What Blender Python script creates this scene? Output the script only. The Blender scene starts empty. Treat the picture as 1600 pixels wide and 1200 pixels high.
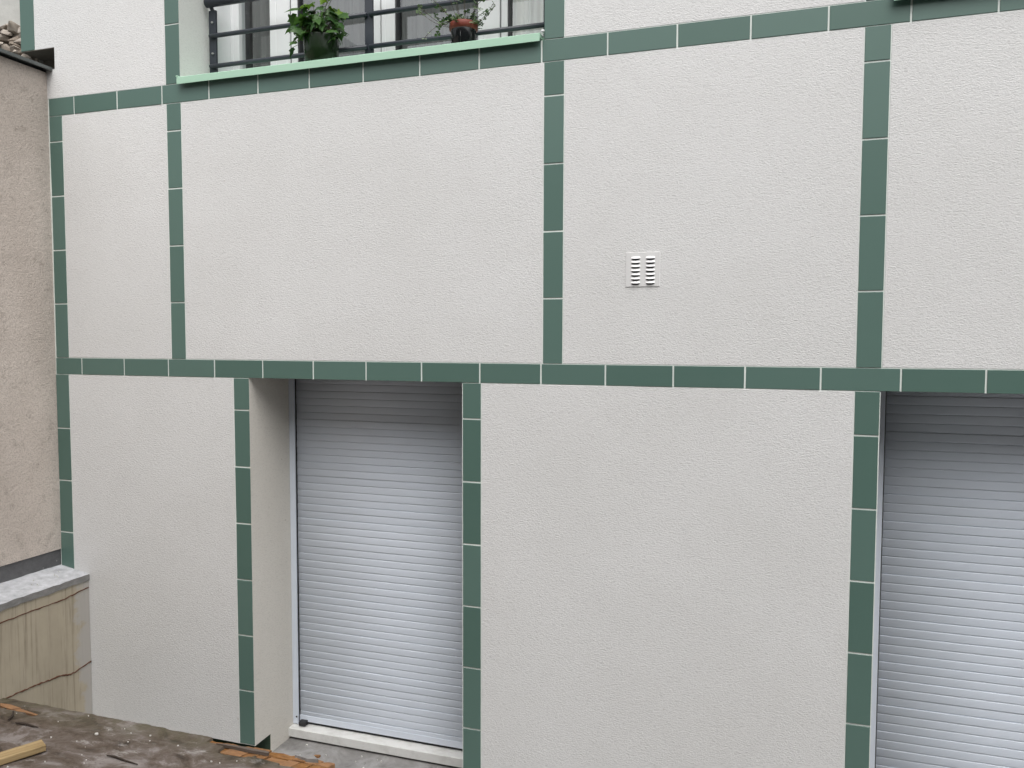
import bpy, bmesh, math, random
from mathutils import Vector, Matrix, noise

random.seed(7)
R = math.radians
S = bpy.context.scene
COL = S.collection

# ------------------------------------------------------------------ camera
cd = bpy.data.cameras.new('camera')
cam = bpy.data.objects.new('camera', cd)
COL.objects.link(cam)
cam.location = (3.69964, -3.48605, 0.11546)
cam.rotation_euler = (R(86.72853), R(-0.1456), R(18.10747))
cd.sensor_width = 36.0
cd.lens = 36.0 * 1233.03 / 1600.0
cd.clip_start = 0.05
cd.clip_end = 200.0
S.camera = cam

# ------------------------------------------------------------------ world, sun, exposure
SUN_EL, SUN_AZ = 60.0, 156.0        # degrees; azimuth clockwise from +Y
W = bpy.data.worlds.new('World')
S.world = W
W.use_nodes = True
wn = W.node_tree
wn.nodes.clear()
sky = wn.nodes.new('ShaderNodeTexSky')
sky.sky_type = 'NISHITA'
sky.sun_disc = False
sky.sun_elevation = R(SUN_EL)
sky.sun_rotation = R(SUN_AZ)
sky.air_density = 1.0
sky.dust_density = 6.0
sky.ozone_density = 1.0
hs = wn.nodes.new('ShaderNodeHueSaturation')     # overcast: the whole sky is nearly colourless
hs.inputs['Saturation'].default_value = 0.22
bg = wn.nodes.new('ShaderNodeBackground')
bg.inputs['Strength'].default_value = 0.15
wo = wn.nodes.new('ShaderNodeOutputWorld')
wn.links.new(sky.outputs[0], hs.inputs['Color'])
wn.links.new(hs.outputs[0], bg.inputs['Color'])
wn.links.new(bg.outputs[0], wo.inputs['Surface'])

sd = bpy.data.lights.new('sun', 'SUN')
sd.energy = 1.5
sd.angle = R(110)
sd.color = (1.0, 0.985, 0.96)
sun = bpy.data.objects.new('sun', sd)
COL.objects.link(sun)
az, el = R(SUN_AZ), R(SUN_EL)
sdir = Vector((math.sin(az) * math.cos(el), math.cos(az) * math.cos(el), math.sin(el)))
sun.rotation_euler = sdir.to_track_quat('Z', 'Y').to_euler()
sun.location = sdir * 20

S.view_settings.view_transform = 'Standard'
S.view_settings.look = 'None'
S.view_settings.gamma = 1.0
S.view_settings.exposure = 0.40
S.view_settings.use_curve_mapping = False
S.render.engine = 'CYCLES'
S.cycles.max_bounces = 8
S.cycles.use_denoising = True

# ------------------------------------------------------------------ materials
def srgb(r, g, b):
    f = lambda c: (c / 255 / 12.92) if c / 255 <= 0.04045 else ((c / 255 + 0.055) / 1.055) ** 2.4
    return (f(r), f(g), f(b), 1.0)

class NT:
    def __init__(s, name):
        s.m = bpy.data.materials.new(name)
        s.m.use_nodes = True
        s.t = s.m.node_tree
        s.p = s.t.nodes['Principled BSDF']
        s.out = s.t.nodes['Material Output']
        s._co = None
    def n(s, kind, **kw):
        nd = s.t.nodes.new(kind)
        for k, v in kw.items():
            setattr(nd, k, v)
        return nd
    def l(s, a, b):
        s.t.links.new(a, b)
    def pos(s, scale=(1, 1, 1), loc=(0, 0, 0)):
        g = s.n('ShaderNodeNewGeometry')
        mp = s.n('ShaderNodeMapping')
        mp.inputs['Scale'].default_value = scale
        mp.inputs['Location'].default_value = loc
        s.l(g.outputs['Position'], mp.inputs['Vector'])
        return mp.outputs[0]
    def noise(s, vec, scale=1.0, detail=4, rough=0.55, dist=0.0):
        nd = s.n('ShaderNodeTexNoise')
        nd.inputs['Scale'].default_value = scale
        nd.inputs['Detail'].default_value = detail
        nd.inputs['Roughness'].default_value = rough
        nd.inputs['Distortion'].default_value = dist
        s.l(vec, nd.inputs['Vector'])
        return nd.outputs['Fac']
    def ramp(s, fac, stops):
        nd = s.n('ShaderNodeValToRGB')
        e = nd.color_ramp.elements
        while len(e) < len(stops):
            e.new(0.5)
        for i, (p, c) in enumerate(stops):
            e[i].position = p
            e[i].color = c if len(c) == 4 else (*c, 1)
        s.l(fac, nd.inputs['Fac'])
        return nd.outputs['Color']
    def mix(s, fac, a, b, mode='MIX'):
        nd = s.n('ShaderNodeMix', data_type='RGBA', blend_type=mode)
        for sock, v in ((nd.inputs[0], fac), (nd.inputs[6], a), (nd.inputs[7], b)):
            if hasattr(v, 'links'):
                s.l(v, sock)
            elif isinstance(v, (int, float)):
                sock.default_value = v
            else:
                sock.default_value = v if len(v) == 4 else (*v, 1)
        return nd.outputs[2]
    def math(s, op, a, b=0.0):
        nd = s.n('ShaderNodeMath', operation=op)
        for sock, v in zip(nd.inputs, (a, b)):
            if hasattr(v, 'links'):
                s.l(v, sock)
            else:
                sock.default_value = v
        return nd.outputs[0]
    def rand(s):
        return s.n('ShaderNodeObjectInfo').outputs['Random']
    def bump(s, h, strength=0.5, dist=0.002, prev=None):
        nd = s.n('ShaderNodeBump')
        nd.inputs['Strength'].default_value = strength
        nd.inputs['Distance'].default_value = dist
        s.l(h, nd.inputs['Height'])
        if prev is not None:
            s.l(prev, nd.inputs['Normal'])
        return nd.outputs[0]
    def set(s, color=None, rough=0.6, metal=0.0, normal=None, spec=None, coat=None):
        def put(name, v):
            if v is None:
                return
            sock = s.p.inputs[name]
            if hasattr(v, 'links'):
                s.l(v, sock)
            elif isinstance(v, (int, float)):
                sock.default_value = v
            else:
                sock.default_value = v if len(v) == 4 else (*v, 1)
        put('Base Color', color); put('Roughness', rough); put('Metallic', metal)
        put('Normal', normal); put('Specular IOR Level', spec); put('Coat Weight', coat)
        return s.m

GREY = lambda v: (v, v, v, 1)
M = {}

def mk_stucco(name, base, amp=1.0):
    t = NT(name)
    v1 = t.pos((74, 74, 190))
    v2 = t.pos((150, 150, 300))
    w = t.noise(v1, 1.0, 3, 0.55, 0.9)
    f = t.noise(v2, 1.0, 2, 0.6)
    big = t.noise(t.pos((1.3, 1.3, 1.6)), 1.0, 4, 0.6)
    b2 = (base[0] * 0.94, base[1] * 0.937, base[2] * 0.93, 1)
    c = t.mix(t.ramp(big, [(0.32, GREY(0)), (0.72, GREY(1))]), b2, base)
    pit = t.ramp(w, [(0.30, GREY(0.88)), (0.50, GREY(1)), (1.0, GREY(1))])
    c = t.mix(1.0, c, pit, 'MULTIPLY')
    spk = t.noise(t.pos((38, 38, 38), (3, 1, 7)), 1.0, 1, 0.4)
    c = t.mix(t.ramp(spk, [(0.80, GREY(0)), (0.84, GREY(0.6))]), c, (0.38, 0.34, 0.28, 1))
    h = t.math('ADD', t.math('MULTIPLY', w, 1.0), t.math('MULTIPLY', f, 0.6))
    nb = t.bump(h, 0.42 * amp, 0.0085)
    return t.set(c, 0.9, normal=nb, spec=0.15)
M['stucco'] = mk_stucco('white_stucco', (0.712, 0.716, 0.714, 1))
M['reveal_warm'] = mk_stucco('warm_reveal_stucco', (0.70, 0.672, 0.615, 1), 0.55)
M['stucco_reveal'] = mk_stucco('reveal_stucco', (0.69, 0.695, 0.675, 1), 0.5)

t = NT('grout')
c = t.mix(t.noise(t.pos((30, 30, 30)), 1, 3), (0.66, 0.72, 0.68, 1), (0.80, 0.83, 0.80, 1))
M['grout'] = t.set(c, 0.85)

t = NT('green_tile')
r = t.rand()
base = t.mix(r, (0.073, 0.138, 0.114, 1), (0.102, 0.176, 0.151, 1))
cl = t.noise(t.pos((7, 7, 7)), 1, 4, 0.6)
base = t.mix(t.math('MULTIPLY', cl, 0.45), base, (0.085, 0.145, 0.125, 1))
fine = t.noise(t.pos((220, 220, 220)), 1, 2, 0.5)
rough = t.math('ADD', 0.36, t.math('MULTIPLY', cl, 0.16))
M['tile'] = t.set(base, rough, normal=t.bump(fine, 0.10, 0.001), spec=0.5)

t = NT('mint_aluminium')
c = t.mix(t.noise(t.pos((5, 5, 5)), 1, 4), (0.36, 0.565, 0.43, 1), (0.40, 0.61, 0.47, 1))
M['mint'] = t.set(c, 0.42, spec=0.5)

t = NT('shutter_lacquer')
c = t.mix(t.rand(), (0.66, 0.72, 0.81, 1), (0.685, 0.745, 0.835, 1))
dust = t.noise(t.pos((3, 3, 9)), 1, 5, 0.65)
c = t.mix(t.math('MULTIPLY', dust, 0.22), c, (0.50, 0.51, 0.52, 1))
emb = t.noise(t.pos((90, 90, 420)), 1, 2, 0.5, 0.6)
M['shutter'] = t.set(c, 0.55, normal=t.bump(emb, 0.14, 0.002), spec=0.25)

t = NT('white_lacquer')
c = t.mix(t.noise(t.pos((6, 6, 3)), 1, 4), (0.78, 0.79, 0.80, 1), (0.70, 0.71, 0.72, 1))
M['white'] = t.set(c, 0.35, spec=0.5)

t = NT('sill_white')
d = t.noise(t.pos((9, 16, 9)), 1, 5, 0.7)
c = t.mix(t.ramp(d, [(0.45, GREY(0)), (0.75, GREY(0.8))]), (0.68, 0.685, 0.67, 1), (0.46, 0.455, 0.43, 1))
M['sill_white'] = t.set(c, 0.5)

t = NT('rubber_black')
M['black'] = t.set((0.018, 0.019, 0.022, 1), 0.55)

t = NT('anthracite_paint')
c = t.mix(t.noise(t.pos((40, 40, 40)), 1, 3), (0.022, 0.028, 0.038, 1), (0.032, 0.038, 0.050, 1))
M['anthracite'] = t.set(c, 0.42, spec=0.5)

t = NT('steel')
M['steel'] = t.set((0.6, 0.6, 0.6, 1), 0.3, metal=1.0)

t = NT('zinc')
c = t.mix(t.noise(t.pos((12, 12, 12)), 1, 5), (0.06, 0.068, 0.066, 1), (0.15, 0.165, 0.16, 1))
M['zinc'] = t.set(c, 0.5, metal=0.3)

t = NT('glass_pane')
gl = t.n('ShaderNodeBsdfGlossy'); gl.inputs['Roughness'].default_value = 0.015
gl.inputs['Color'].default_value = (0.9, 0.92, 0.95, 1)
tr = t.n('ShaderNodeBsdfTransparent'); tr.inputs['Color'].default_value = (0.80, 0.83, 0.83, 1)
fr = t.n('ShaderNodeLayerWeight'); fr.inputs['Blend'].default_value = 0.5
mx = t.n('ShaderNodeMixShader')
t.l(t.math('ADD', 0.09, t.math('MULTIPLY', 0.7, t.math('POWER', fr.outputs['Facing'], 4.0))), mx.inputs[0])
t.l(tr.outputs[0], mx.inputs[1]); t.l(gl.outputs[0], mx.inputs[2]); t.l(mx.outputs[0], t.out.inputs['Surface'])
M['glass'] = t.m

t = NT('net_curtain')
c = t.mix(t.noise(t.pos((30, 30, 4)), 1, 3), (0.16, 0.157, 0.156, 1), (0.235, 0.23, 0.226, 1))
M['curtain'] = t.set(c, 0.95)
t = NT('pale_curtain')
M['curtain_pale'] = t.set((0.86, 0.84, 0.80, 1), 0.9)
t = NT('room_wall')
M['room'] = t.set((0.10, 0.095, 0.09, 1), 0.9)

t = NT('beige_render')
g = t.noise(t.pos((120, 120, 120)), 1, 2, 0.6)
g2 = t.noise(t.pos((38, 38, 38)), 1, 4, 0.6)
big = t.noise(t.pos((1.6, 1.6, 1.0)), 1, 5, 0.65)
c = t.mix(t.ramp(big, [(0.3, GREY(0)), (0.7, GREY(1))]), (0.50, 0.440, 0.392, 1), (0.66, 0.592, 0.535, 1))
sp = t.noise(t.pos((14, 14, 14), (5, 2, 1)), 1, 5, 0.8)
c = t.mix(t.ramp(sp, [(0.56, GREY(0)), (0.72, GREY(0.55))]), c, (0.27, 0.235, 0.20, 1))
# run-off stains below the flashing
st = t.noise(t.pos((9, 9, 0.9), (0, 0, 3)), 1, 5, 0.6)
sx = t.n('ShaderNodeSeparateXYZ'); gg = t.n('ShaderNodeNewGeometry'); t.l(gg.outputs['Position'], sx.inputs[0])
hi = t.n('ShaderNodeMapRange'); hi.inputs[1].default_value = 0.7; hi.inputs[2].default_value = 1.6
t.l(sx.outputs[2], hi.inputs[0])
c = t.mix(t.math('MULTIPLY', t.math('MULTIPLY', st, 0.30), hi.outputs[0]), c, (0.15, 0.13, 0.105, 1))
h = t.math('ADD', g, g2)
gr_ = t.ramp(g, [(0.34, GREY(0.80)), (0.55, GREY(1)), (0.8, GREY(1.0))])
c = t.mix(1.0, c, gr_, 'MULTIPLY')
M['beige'] = t.set(c, 0.95, normal=t.bump(h, 0.7, 0.0055), spec=0.1)

t = NT('bitumen_band')
b = t.noise(t.pos((22, 22, 22)), 1, 6, 0.7)
c = t.mix(b, (0.055, 0.055, 0.058, 1), (0.16, 0.16, 0.165, 1))
sp = t.noise(t.pos((55, 55, 55)), 1, 2, 0.5)
c = t.mix(t.ramp(sp, [(0.74, GREY(0)), (0.80, GREY(1))]), c, (0.55, 0.54, 0.52, 1))
M['bitumen'] = t.set(c, 0.8, normal=t.bump(b, 0.7, 0.01))

t = NT('coping_cement')
b = t.noise(t.pos((18, 18, 18)), 1, 6, 0.7)
c = t.mix(t.ramp(b, [(0.3, GREY(0)), (0.7, GREY(1))]), (0.30, 0.31, 0.325, 1), (0.56, 0.57, 0.60, 1))
M['coping'] = t.set(c, 0.85, normal=t.bump(b, 0.6, 0.006))
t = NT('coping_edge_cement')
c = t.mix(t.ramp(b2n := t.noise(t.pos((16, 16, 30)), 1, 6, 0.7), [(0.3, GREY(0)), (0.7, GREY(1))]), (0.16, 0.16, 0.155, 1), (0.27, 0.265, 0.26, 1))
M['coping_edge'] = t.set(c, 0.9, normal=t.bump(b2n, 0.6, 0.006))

t = NT('ochre_wall_paint')
big = t.noise(t.pos((3, 3, 2)), 1, 5, 0.65)
c = t.mix(t.ramp(big, [(0.3, GREY(0)), (0.7, GREY(1))]), (0.37, 0.325, 0.245, 1), (0.47, 0.415, 0.32, 1))
stk = t.math('ADD', t.math('MULTIPLY', t.noise(t.pos((60, 60, 1.3)), 1, 4, 0.65), 0.72), t.math('MULTIPLY', t.noise(t.pos((5, 5, 3), (7, 0, 0)), 1, 4, 0.6), 0.30))
c = t.mix(t.ramp(stk, [(0.54, GREY(0)), (0.67, GREY(0.55))]), c, (0.15, 0.125, 0.085, 1))
stk3 = t.noise(t.pos((70, 70, 2.2), (9, 2, 0)), 1, 4, 0.6)
c = t.mix(t.ramp(stk3, [(0.60, GREY(0)), (0.72, GREY(0.55))]), c, (0.10, 0.085, 0.06, 1))
# grey cement smear next to the facade corner
sx = t.n('ShaderNodeSeparateXYZ'); gg = t.n('ShaderNodeNewGeometry'); t.l(gg.outputs['Position'], sx.inputs[0])
nr = t.n('ShaderNodeMapRange'); nr.inputs[1].default_value = -0.085; nr.inputs[2].default_value = -0.045
wob = t.math('ADD', sx.outputs[1], t.math('MULTIPLY', t.math('SUBTRACT', t.noise(t.pos((4, 4, 5)), 1, 5, 0.7), 0.5), 0.34))
t.l(wob, nr.inputs[0])
c = t.mix(t.math('MULTIPLY', nr.outputs[0], 0.75), c, (0.42, 0.41, 0.40, 1))
M['ochre'] = t.set(c, 0.85, normal=t.bump(t.noise(t.pos((40, 40, 20)), 1, 4), 0.25, 0.004))
t = NT('crack_filler')
M['crack'] = t.set((0.10, 0.042, 0.022, 1), 0.9)

t = NT('dirty_screed')
a = t.noise(t.pos((5, 9, 5)), 1, 7, 0.68, 0.6)
b = t.noise(t.pos((13, 22, 13), (4, 0, 0)), 1, 6, 0.7, 0.8)
c = t.ramp(a, [(0.34, (0.020, 0.013, 0.009)), (0.45, (0.082, 0.060, 0.044)), (0.54, (0.120, 0.096, 0.082)), (0.62, (0.22, 0.196, 0.185))])
c = t.mix(t.ramp(b, [(0.52, GREY(0)), (0.78, GREY(0.6))]), c, (0.20, 0.185, 0.178, 1))
sx = t.n('ShaderNodeSeparateXYZ'); gg = t.n('ShaderNodeNewGeometry'); t.l(gg.outputs['Position'], sx.inputs[0])
eg = t.n('ShaderNodeMapRange'); eg.inputs[1].default_value = -0.74; eg.inputs[2].default_value = -0.56
t.l(sx.outputs[1], eg.inputs[0])
ms = t.noise(t.pos((7, 7, 7), (2, 8, 0)), 1, 5, 0.6)
c = t.mix(t.math('MULTIPLY', t.math('MULTIPLY', eg.outputs[0], 0.65), t.ramp(ms, [(0.35, GREY(0)), (0.6, GREY(1))])), c, (0.085, 0.078, 0.042, 1))
wp = t.noise(t.pos((2.6, 5, 3), (11, 4, 0)), 1, 6, 0.75)
c = t.mix(t.ramp(wp, [(0.56, GREY(0)), (0.68, GREY(0.85))]), c, (0.42, 0.405, 0.39, 1))
dk = t.noise(t.pos((45, 60, 45)), 1, 3, 0.6)
c = t.mix(t.ramp(dk, [(0.68, GREY(0)), (0.76, GREY(0.8))]), c, (0.035, 0.028, 0.022, 1))
M['screed'] = t.set(c, t.math('ADD', 0.55, t.math('MULTIPLY', a, 0.3)), normal=t.bump(t.math('ADD', a, t.math('MULTIPLY', dk, 0.3)), 0.9, 0.012))

t = NT('wet_concrete')
a = t.noise(t.pos((5, 5, 5)), 1, 7, 0.7, 0.4)
c = t.ramp(a, [(0.3, (0.13, 0.125, 0.12)), (0.5, (0.24, 0.235, 0.23)), (0.7, (0.36, 0.36, 0.36))])
dk = t.noise(t.pos((40, 40, 40)), 1, 3, 0.6)
c = t.mix(t.ramp(dk, [(0.70, GREY(0)), (0.78, GREY(0.8))]), c, (0.06, 0.055, 0.05, 1))
M['concrete'] = t.set(c, 0.75, normal=t.bump(a, 0.5, 0.01))

t = NT('orange_terracotta')
a = t.noise(t.pos((20, 60, 30)), 1, 6, 0.65)
c = t.ramp(a, [(0.28, (0.075, 0.032, 0.010)), (0.5, (0.215, 0.092, 0.020)), (0.75, (0.30, 0.16, 0.055))])
c = t.mix(t.math('MULTIPLY', t.rand(), 0.45), c, (0.36, 0.22, 0.14, 1))
d = t.noise(t.pos((9, 9, 9)), 1, 5, 0.7)
c = t.mix(t.ramp(d, [(0.5, GREY(0)), (0.75, GREY(0.7))]), c, (0.10, 0.065, 0.04, 1))
M['terracotta'] = t.set(c, 0.9, normal=t.bump(a, 0.6, 0.006))

t = NT('weathered_wood')
a = t.noise(t.pos((6, 90, 60)), 1, 5, 0.6)
c = t.ramp(a, [(0.3, (0.06, 0.045, 0.035)), (0.7, (0.15, 0.12, 0.10))])
M['old_wood'] = t.set(c, 0.9, normal=t.bump(a, 0.5, 0.004))
t = NT('raw_pine')
tc = t.n('ShaderNodeTexCoord'); mp = t.n('ShaderNodeMapping'); mp.inputs['Scale'].default_value = (3, 60, 60)
t.l(tc.outputs['Object'], mp.inputs['Vector'])
a = t.noise(mp.outputs[0], 1, 5, 0.6, 0.3)
c = t.ramp(a, [(0.3, (0.22, 0.15, 0.065)), (0.55, (0.36, 0.26, 0.13)), (0.75, (0.42, 0.32, 0.17))])
d = t.noise(t.pos((16, 16, 16)), 1, 5, 0.7)
c = t.mix(t.ramp(d, [(0.55, GREY(0)), (0.8, GREY(0.6))]), c, (0.14, 0.10, 0.06, 1))
M['pine'] = t.set(c, 0.8, normal=t.bump(a, 0.3, 0.002))
t = NT('plaster_chip')
M['chip'] = t.set((0.62, 0.61, 0.58, 1), 0.9)
t = NT('twig_bark')
M['twig'] = t.set((0.035, 0.024, 0.018, 1), 0.9)

t = NT('old_grey_plaster')
a = t.noise(t.pos((9, 9, 9)), 1, 6, 0.7)
c = t.mix(a, (0.38, 0.38, 0.36, 1), (0.58, 0.58, 0.55, 1))
M['old_plaster'] = t.set(c, 0.95, normal=t.bump(a, 0.6, 0.01))
t = NT('rubble_stone')
a = t.noise(t.pos((30, 30, 30)), 1, 5, 0.7)
c = t.mix(t.rand(), (0.20, 0.165, 0.13, 1), (0.46, 0.42, 0.37, 1))
c = t.mix(t.ramp(a, [(0.4, GREY(0)), (0.7, GREY(0.6))]), c, (0.16, 0.12, 0.10, 1))
M['rubble'] = t.set(c, 0.95, normal=t.bump(a, 0.8, 0.008))
t = NT('old_masonry_core')
a = t.noise(t.pos((12, 12, 12)), 1, 5, 0.7)
c = t.mix(a, (0.12, 0.105, 0.085, 1), (0.20, 0.18, 0.155, 1))
M['core'] = t.set(c, 0.95, normal=t.bump(a, 0.5, 0.01))
t = NT('green_plinth_paint')
a = t.noise(t.pos((9, 9, 9)), 1, 5, 0.7)
M['plinth'] = t.set(t.mix(a, (0.03, 0.055, 0.035, 1), (0.06, 0.095, 0.065, 1)), 0.8)

t = NT('ivy_leaf')
tc = t.n('ShaderNodeTexCoord')
c = t.mix(t.rand(), (0.018, 0.062, 0.016, 1), (0.060, 0.145, 0.018, 1))
vn = t.noise(tc.outputs['Object'], 35, 3, 0.5)
c = t.mix(t.math('MULTIPLY', vn, 0.35), c, (0.10, 0.19, 0.06, 1))
t.set(c, 0.42, spec=0.4); t.p.inputs['Transmission Weight'].default_value = 0.0
tl = t.n('ShaderNodeBsdfTranslucent'); t.l(c, tl.inputs['Color']); mx = t.n('ShaderNodeMixShader'); mx.inputs[0].default_value = 0.3
t.l(t.p.outputs[0], mx.inputs[1]); t.l(tl.outputs[0], mx.inputs[2]); t.l(mx.outputs[0], t.out.inputs['Surface'])
M['leaf'] = t.m
def leafmat(name, ca, cb):
    t = NT(name)
    c = t.mix(t.rand(), ca, cb)
    t.set(c, 0.45, spec=0.4)
    tl = t.n('ShaderNodeBsdfTranslucent'); t.l(c, tl.inputs['Color']); mx = t.n('ShaderNodeMixShader'); mx.inputs[0].default_value = 0.35
    t.l(t.p.outputs[0], mx.inputs[1]); t.l(tl.outputs[0], mx.inputs[2]); t.l(mx.outputs[0], t.out.inputs['Surface'])
    return t.m
M['leaf_young'] = leafmat('young_ivy_leaf', (0.07, 0.17, 0.012, 1), (0.15, 0.26, 0.02, 1))
M['leaf_small'] = leafmat('small_leaf', (0.022, 0.065, 0.02, 1), (0.09, 0.15, 0.05, 1))
M['leaf_pale'] = leafmat('pale_leaf', (0.20, 0.30, 0.14, 1), (0.42, 0.48, 0.33, 1))
M['stem'] = NT('stem').set((0.06, 0.045, 0.025, 1), 0.7)
M['pot_green'] = NT('green_glaze').set((0.008, 0.020, 0.006, 1), 0.25, spec=0.35)
M['pot_red'] = NT('terracotta_pot').set((0.17, 0.030, 0.016, 1), 0.6)
M['pot_black'] = NT('black_glaze').set((0.006, 0.007, 0.008, 1), 0.15, spec=0.6)
M['soil'] = NT('potting_soil').set((0.02, 0.014, 0.010, 1), 1.0)
t = NT('shade_wall_render')
M['shade_wall_mat'] = t.set(t.mix(t.noise(t.pos((1, 1, 1)), 1, 5), (0.16, 0.152, 0.144, 1), (0.20, 0.19, 0.18, 1)), 0.9)  # for the unseen added wall; kept dark to cut its bounce light

# ------------------------------------------------------------------ object helpers
def tag(o, label=None, cat=None, group=None, kind=None):
    if label: o['label'] = label
    if cat: o['category'] = cat
    if group: o['group'] = group
    if kind: o['kind'] = kind
    return o

def empty(name, loc, rz=0.0):
    o = bpy.data.objects.new(name, None)
    COL.objects.link(o)
    o.location = loc
    o.rotation_euler = (0, 0, rz)
    o.empty_display_size = 0.1
    return o

WORLD = {}
def link(name, me, mat, parent=None, loc=(0, 0, 0), rot=(0, 0, 0)):
    """loc is in world space; parents are never rotated unless stated"""
    o = bpy.data.objects.new(name, me)
    COL.objects.link(o)
    if mat is not None and len(me.materials) == 0:
        me.materials.append(mat)
    wl = Vector(loc)
    if parent is not None:
        o.parent = parent
        o.location = wl - WORLD.get(parent.name, parent.location)
    else:
        o.location = wl
    o.rotation_euler = rot
    WORLD[o.name] = wl
    return o

class MB:
    def __init__(s):
        s.v = []; s.f = []; s.sm = []
    def quad_box(s, x0, x1, y0, y1, z0, z1):
        b = len(s.v)
        s.v += [(x0, y0, z0), (x1, y0, z0), (x1, y1, z0), (x0, y1, z0), (x0, y0, z1), (x1, y0, z1), (x1, y1, z1), (x0, y1, z1)]
        for q in ((3, 2, 1, 0), (4, 5, 6, 7), (0, 1, 5, 4), (1, 2, 6, 5), (2, 3, 7, 6), (3, 0, 4, 7)):
            s.f.append(tuple(b + i for i in q)); s.sm.append(False)
        return s
    def cham_box(s, w, h, d, c=0.0012):
        """front face towards -y at y=0, back at y=d; centred in x and z; front edges chamfered"""
        b = len(s.v)
        for (yy, ins) in ((d, 0), (c, 0), (0, c)):
            x, z = w / 2 - ins, h / 2 - ins
            s.v += [(-x, yy, -z), (x, yy, -z), (x, yy, z), (-x, yy, z)]
        for lv in (0, 4):
            for i in range(4):
                j = (i + 1) % 4
                s.f.append((b + lv + i, b + lv + 4 + i, b + lv + 4 + j, b + lv + j)[::-1]); s.sm.append(False)
        s.f.append((b + 8, b + 9, b + 10, b + 11)); s.sm.append(False)
        s.f.append((b + 3, b + 2, b + 1, b + 0)); s.sm.append(False)
        return s
    def tube(s, pts, r, n=10, caps=True, smooth=True):
        pts = [Vector(p) for p in pts]
        rs = r if isinstance(r, (list, tuple)) else [r] * len(pts)
        rings = []
        up0 = None
        for i, p in enumerate(pts):
            d = (pts[min(i + 1, len(pts) - 1)] - pts[max(i - 1, 0)]).normalized()
            ref = Vector((0, 0, 1)) if abs(d.z) < 0.9 else Vector((1, 0, 0))
            a = d.cross(ref).normalized(); bb = a.cross(d).normalized()
            st = len(s.v)
            for k in range(n):
                an = 2 * math.pi * k / n
                s.v.append(tuple(p + (a * math.cos(an) + bb * math.sin(an)) * rs[i]))
            rings.append(st)
        for i in range(len(rings) - 1):
            for k in range(n):
                k2 = (k + 1) % n
                s.f.append((rings[i] + k, rings[i] + k2, rings[i + 1] + k2, rings[i + 1] + k)); s.sm.append(smooth)
        if caps:
            s.f.append(tuple(rings[0] + k for k in range(n))[::-1]); s.sm.append(False)
            s.f.append(tuple(rings[-1] + k for k in range(n))); s.sm.append(False)
        return s
    def lathe(s, prof, n=28, cx=0, cy=0, cz=0):
        st = len(s.v)
        for (r, z) in prof:
            for k in range(n):
                an = 2 * math.pi * k / n
                s.v.append((cx + r * math.cos(an), cy + r * math.sin(an), cz + z))
        for i in range(len(prof) - 1):
            for k in range(n):
                k2 = (k + 1) % n
                a = st + i * n
                s.f.append((a + k, a + k2, a + n + k2, a + n + k)); s.sm.append(True)
        return s
    def extrude_x(s, prof, x0, x1, smooth=False, closed=True):
        """prof: list of (y,z)"""
        st = len(s.v); n = len(prof)
        for x in (x0, x1):
            for (y, z) in prof:
                s.v.append((x, y, z))
        for i in range(n if closed else n - 1):
            j = (i + 1) % n
            s.f.append((st + i, st + j, st + n + j, st + n + i)); s.sm.append(smooth)
        if closed:
            s.f.append(tuple(st + i for i in range(n))[::-1]); s.sm.append(False)
            s.f.append(tuple(st + n + i for i in range(n))); s.sm.append(False)
        return s
    def prism(s, poly, z0, z1, jit=0.0):
        st = len(s.v); n = len(poly)
        for z in (z0, z1):
            for (x, y) in poly:
                s.v.append((x, y, z + (random.uniform(-jit, jit) if z == z1 else 0)))
        for i in range(n):
            j = (i + 1) % n
            s.f.append((st + i, st + j, st + n + j, st + n + i)); s.sm.append(False)
        s.f.append(tuple(st + n + i for i in range(n))); s.sm.append(False)
        s.f.append(tuple(st + i for i in range(n))[::-1]); s.sm.append(False)
        return s
    def mesh(s, name, fixn=True):
        me = bpy.data.meshes.new(name)
        me.from_pydata([tuple(v) for v in s.v], [], s.f)
        me.polygons.foreach_set('use_smooth', s.sm)
        if fixn:
            bm = bmesh.new(); bm.from_mesh(me)
            bmesh.ops.recalc_face_normals(bm, faces=bm.faces[:])
            bm.to_mesh(me); bm.free()
        me.update()
        return me

def build(name, mb, mat, parent=None, loc=(0, 0, 0)):
    """mesh given in world coordinates; the object's origin is moved to loc"""
    L = Vector(loc)
    if L.length:
        mb.v = [tuple(Vector(v) - L) for v in mb.v]
    return link(name, mb.mesh(name), M[mat], parent, loc)

# ------------------------------------------------------------------ layout (metres, facade face at y = 0)
P = 0.30
ZM, ZMB = 0.0, -0.0917            # middle tile band top / bottom
ZTB, ZTT = 1.3579, 1.4531         # upper tile band bottom / top
ZBOT = -2.07                      # lower end of the insulation render
FLOOR = -2.18
ETI = 0.15
REC = 0.37                        # recess depth of doors
XR = 6.7
ZTOP = 3.3
up = {'A': (-0.183, -0.0932), 'B': (0.6259, 0.7167), 'C': (2.7088, 2.8008), 'D': (4.0326, 4.1270)}
lo = {'a': (-0.1915, -0.0995), 'b': (1.0202, 1.1145), 'c': (2.3137, 2.4057), 'd': (4.0316, 4.1251)}
E_COL = (-0.376, -0.275)
DOOR2_R = 5.33
WIN2_DX = 3.4103

# ------------------------------------------------------------------ the setting
mb = MB()
mb.quad_box(-6, 9, -9, 2.0, FLOOR - 0.2, FLOOR)
tag(build('ground', mb, 'concrete'), kind='structure')

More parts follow.
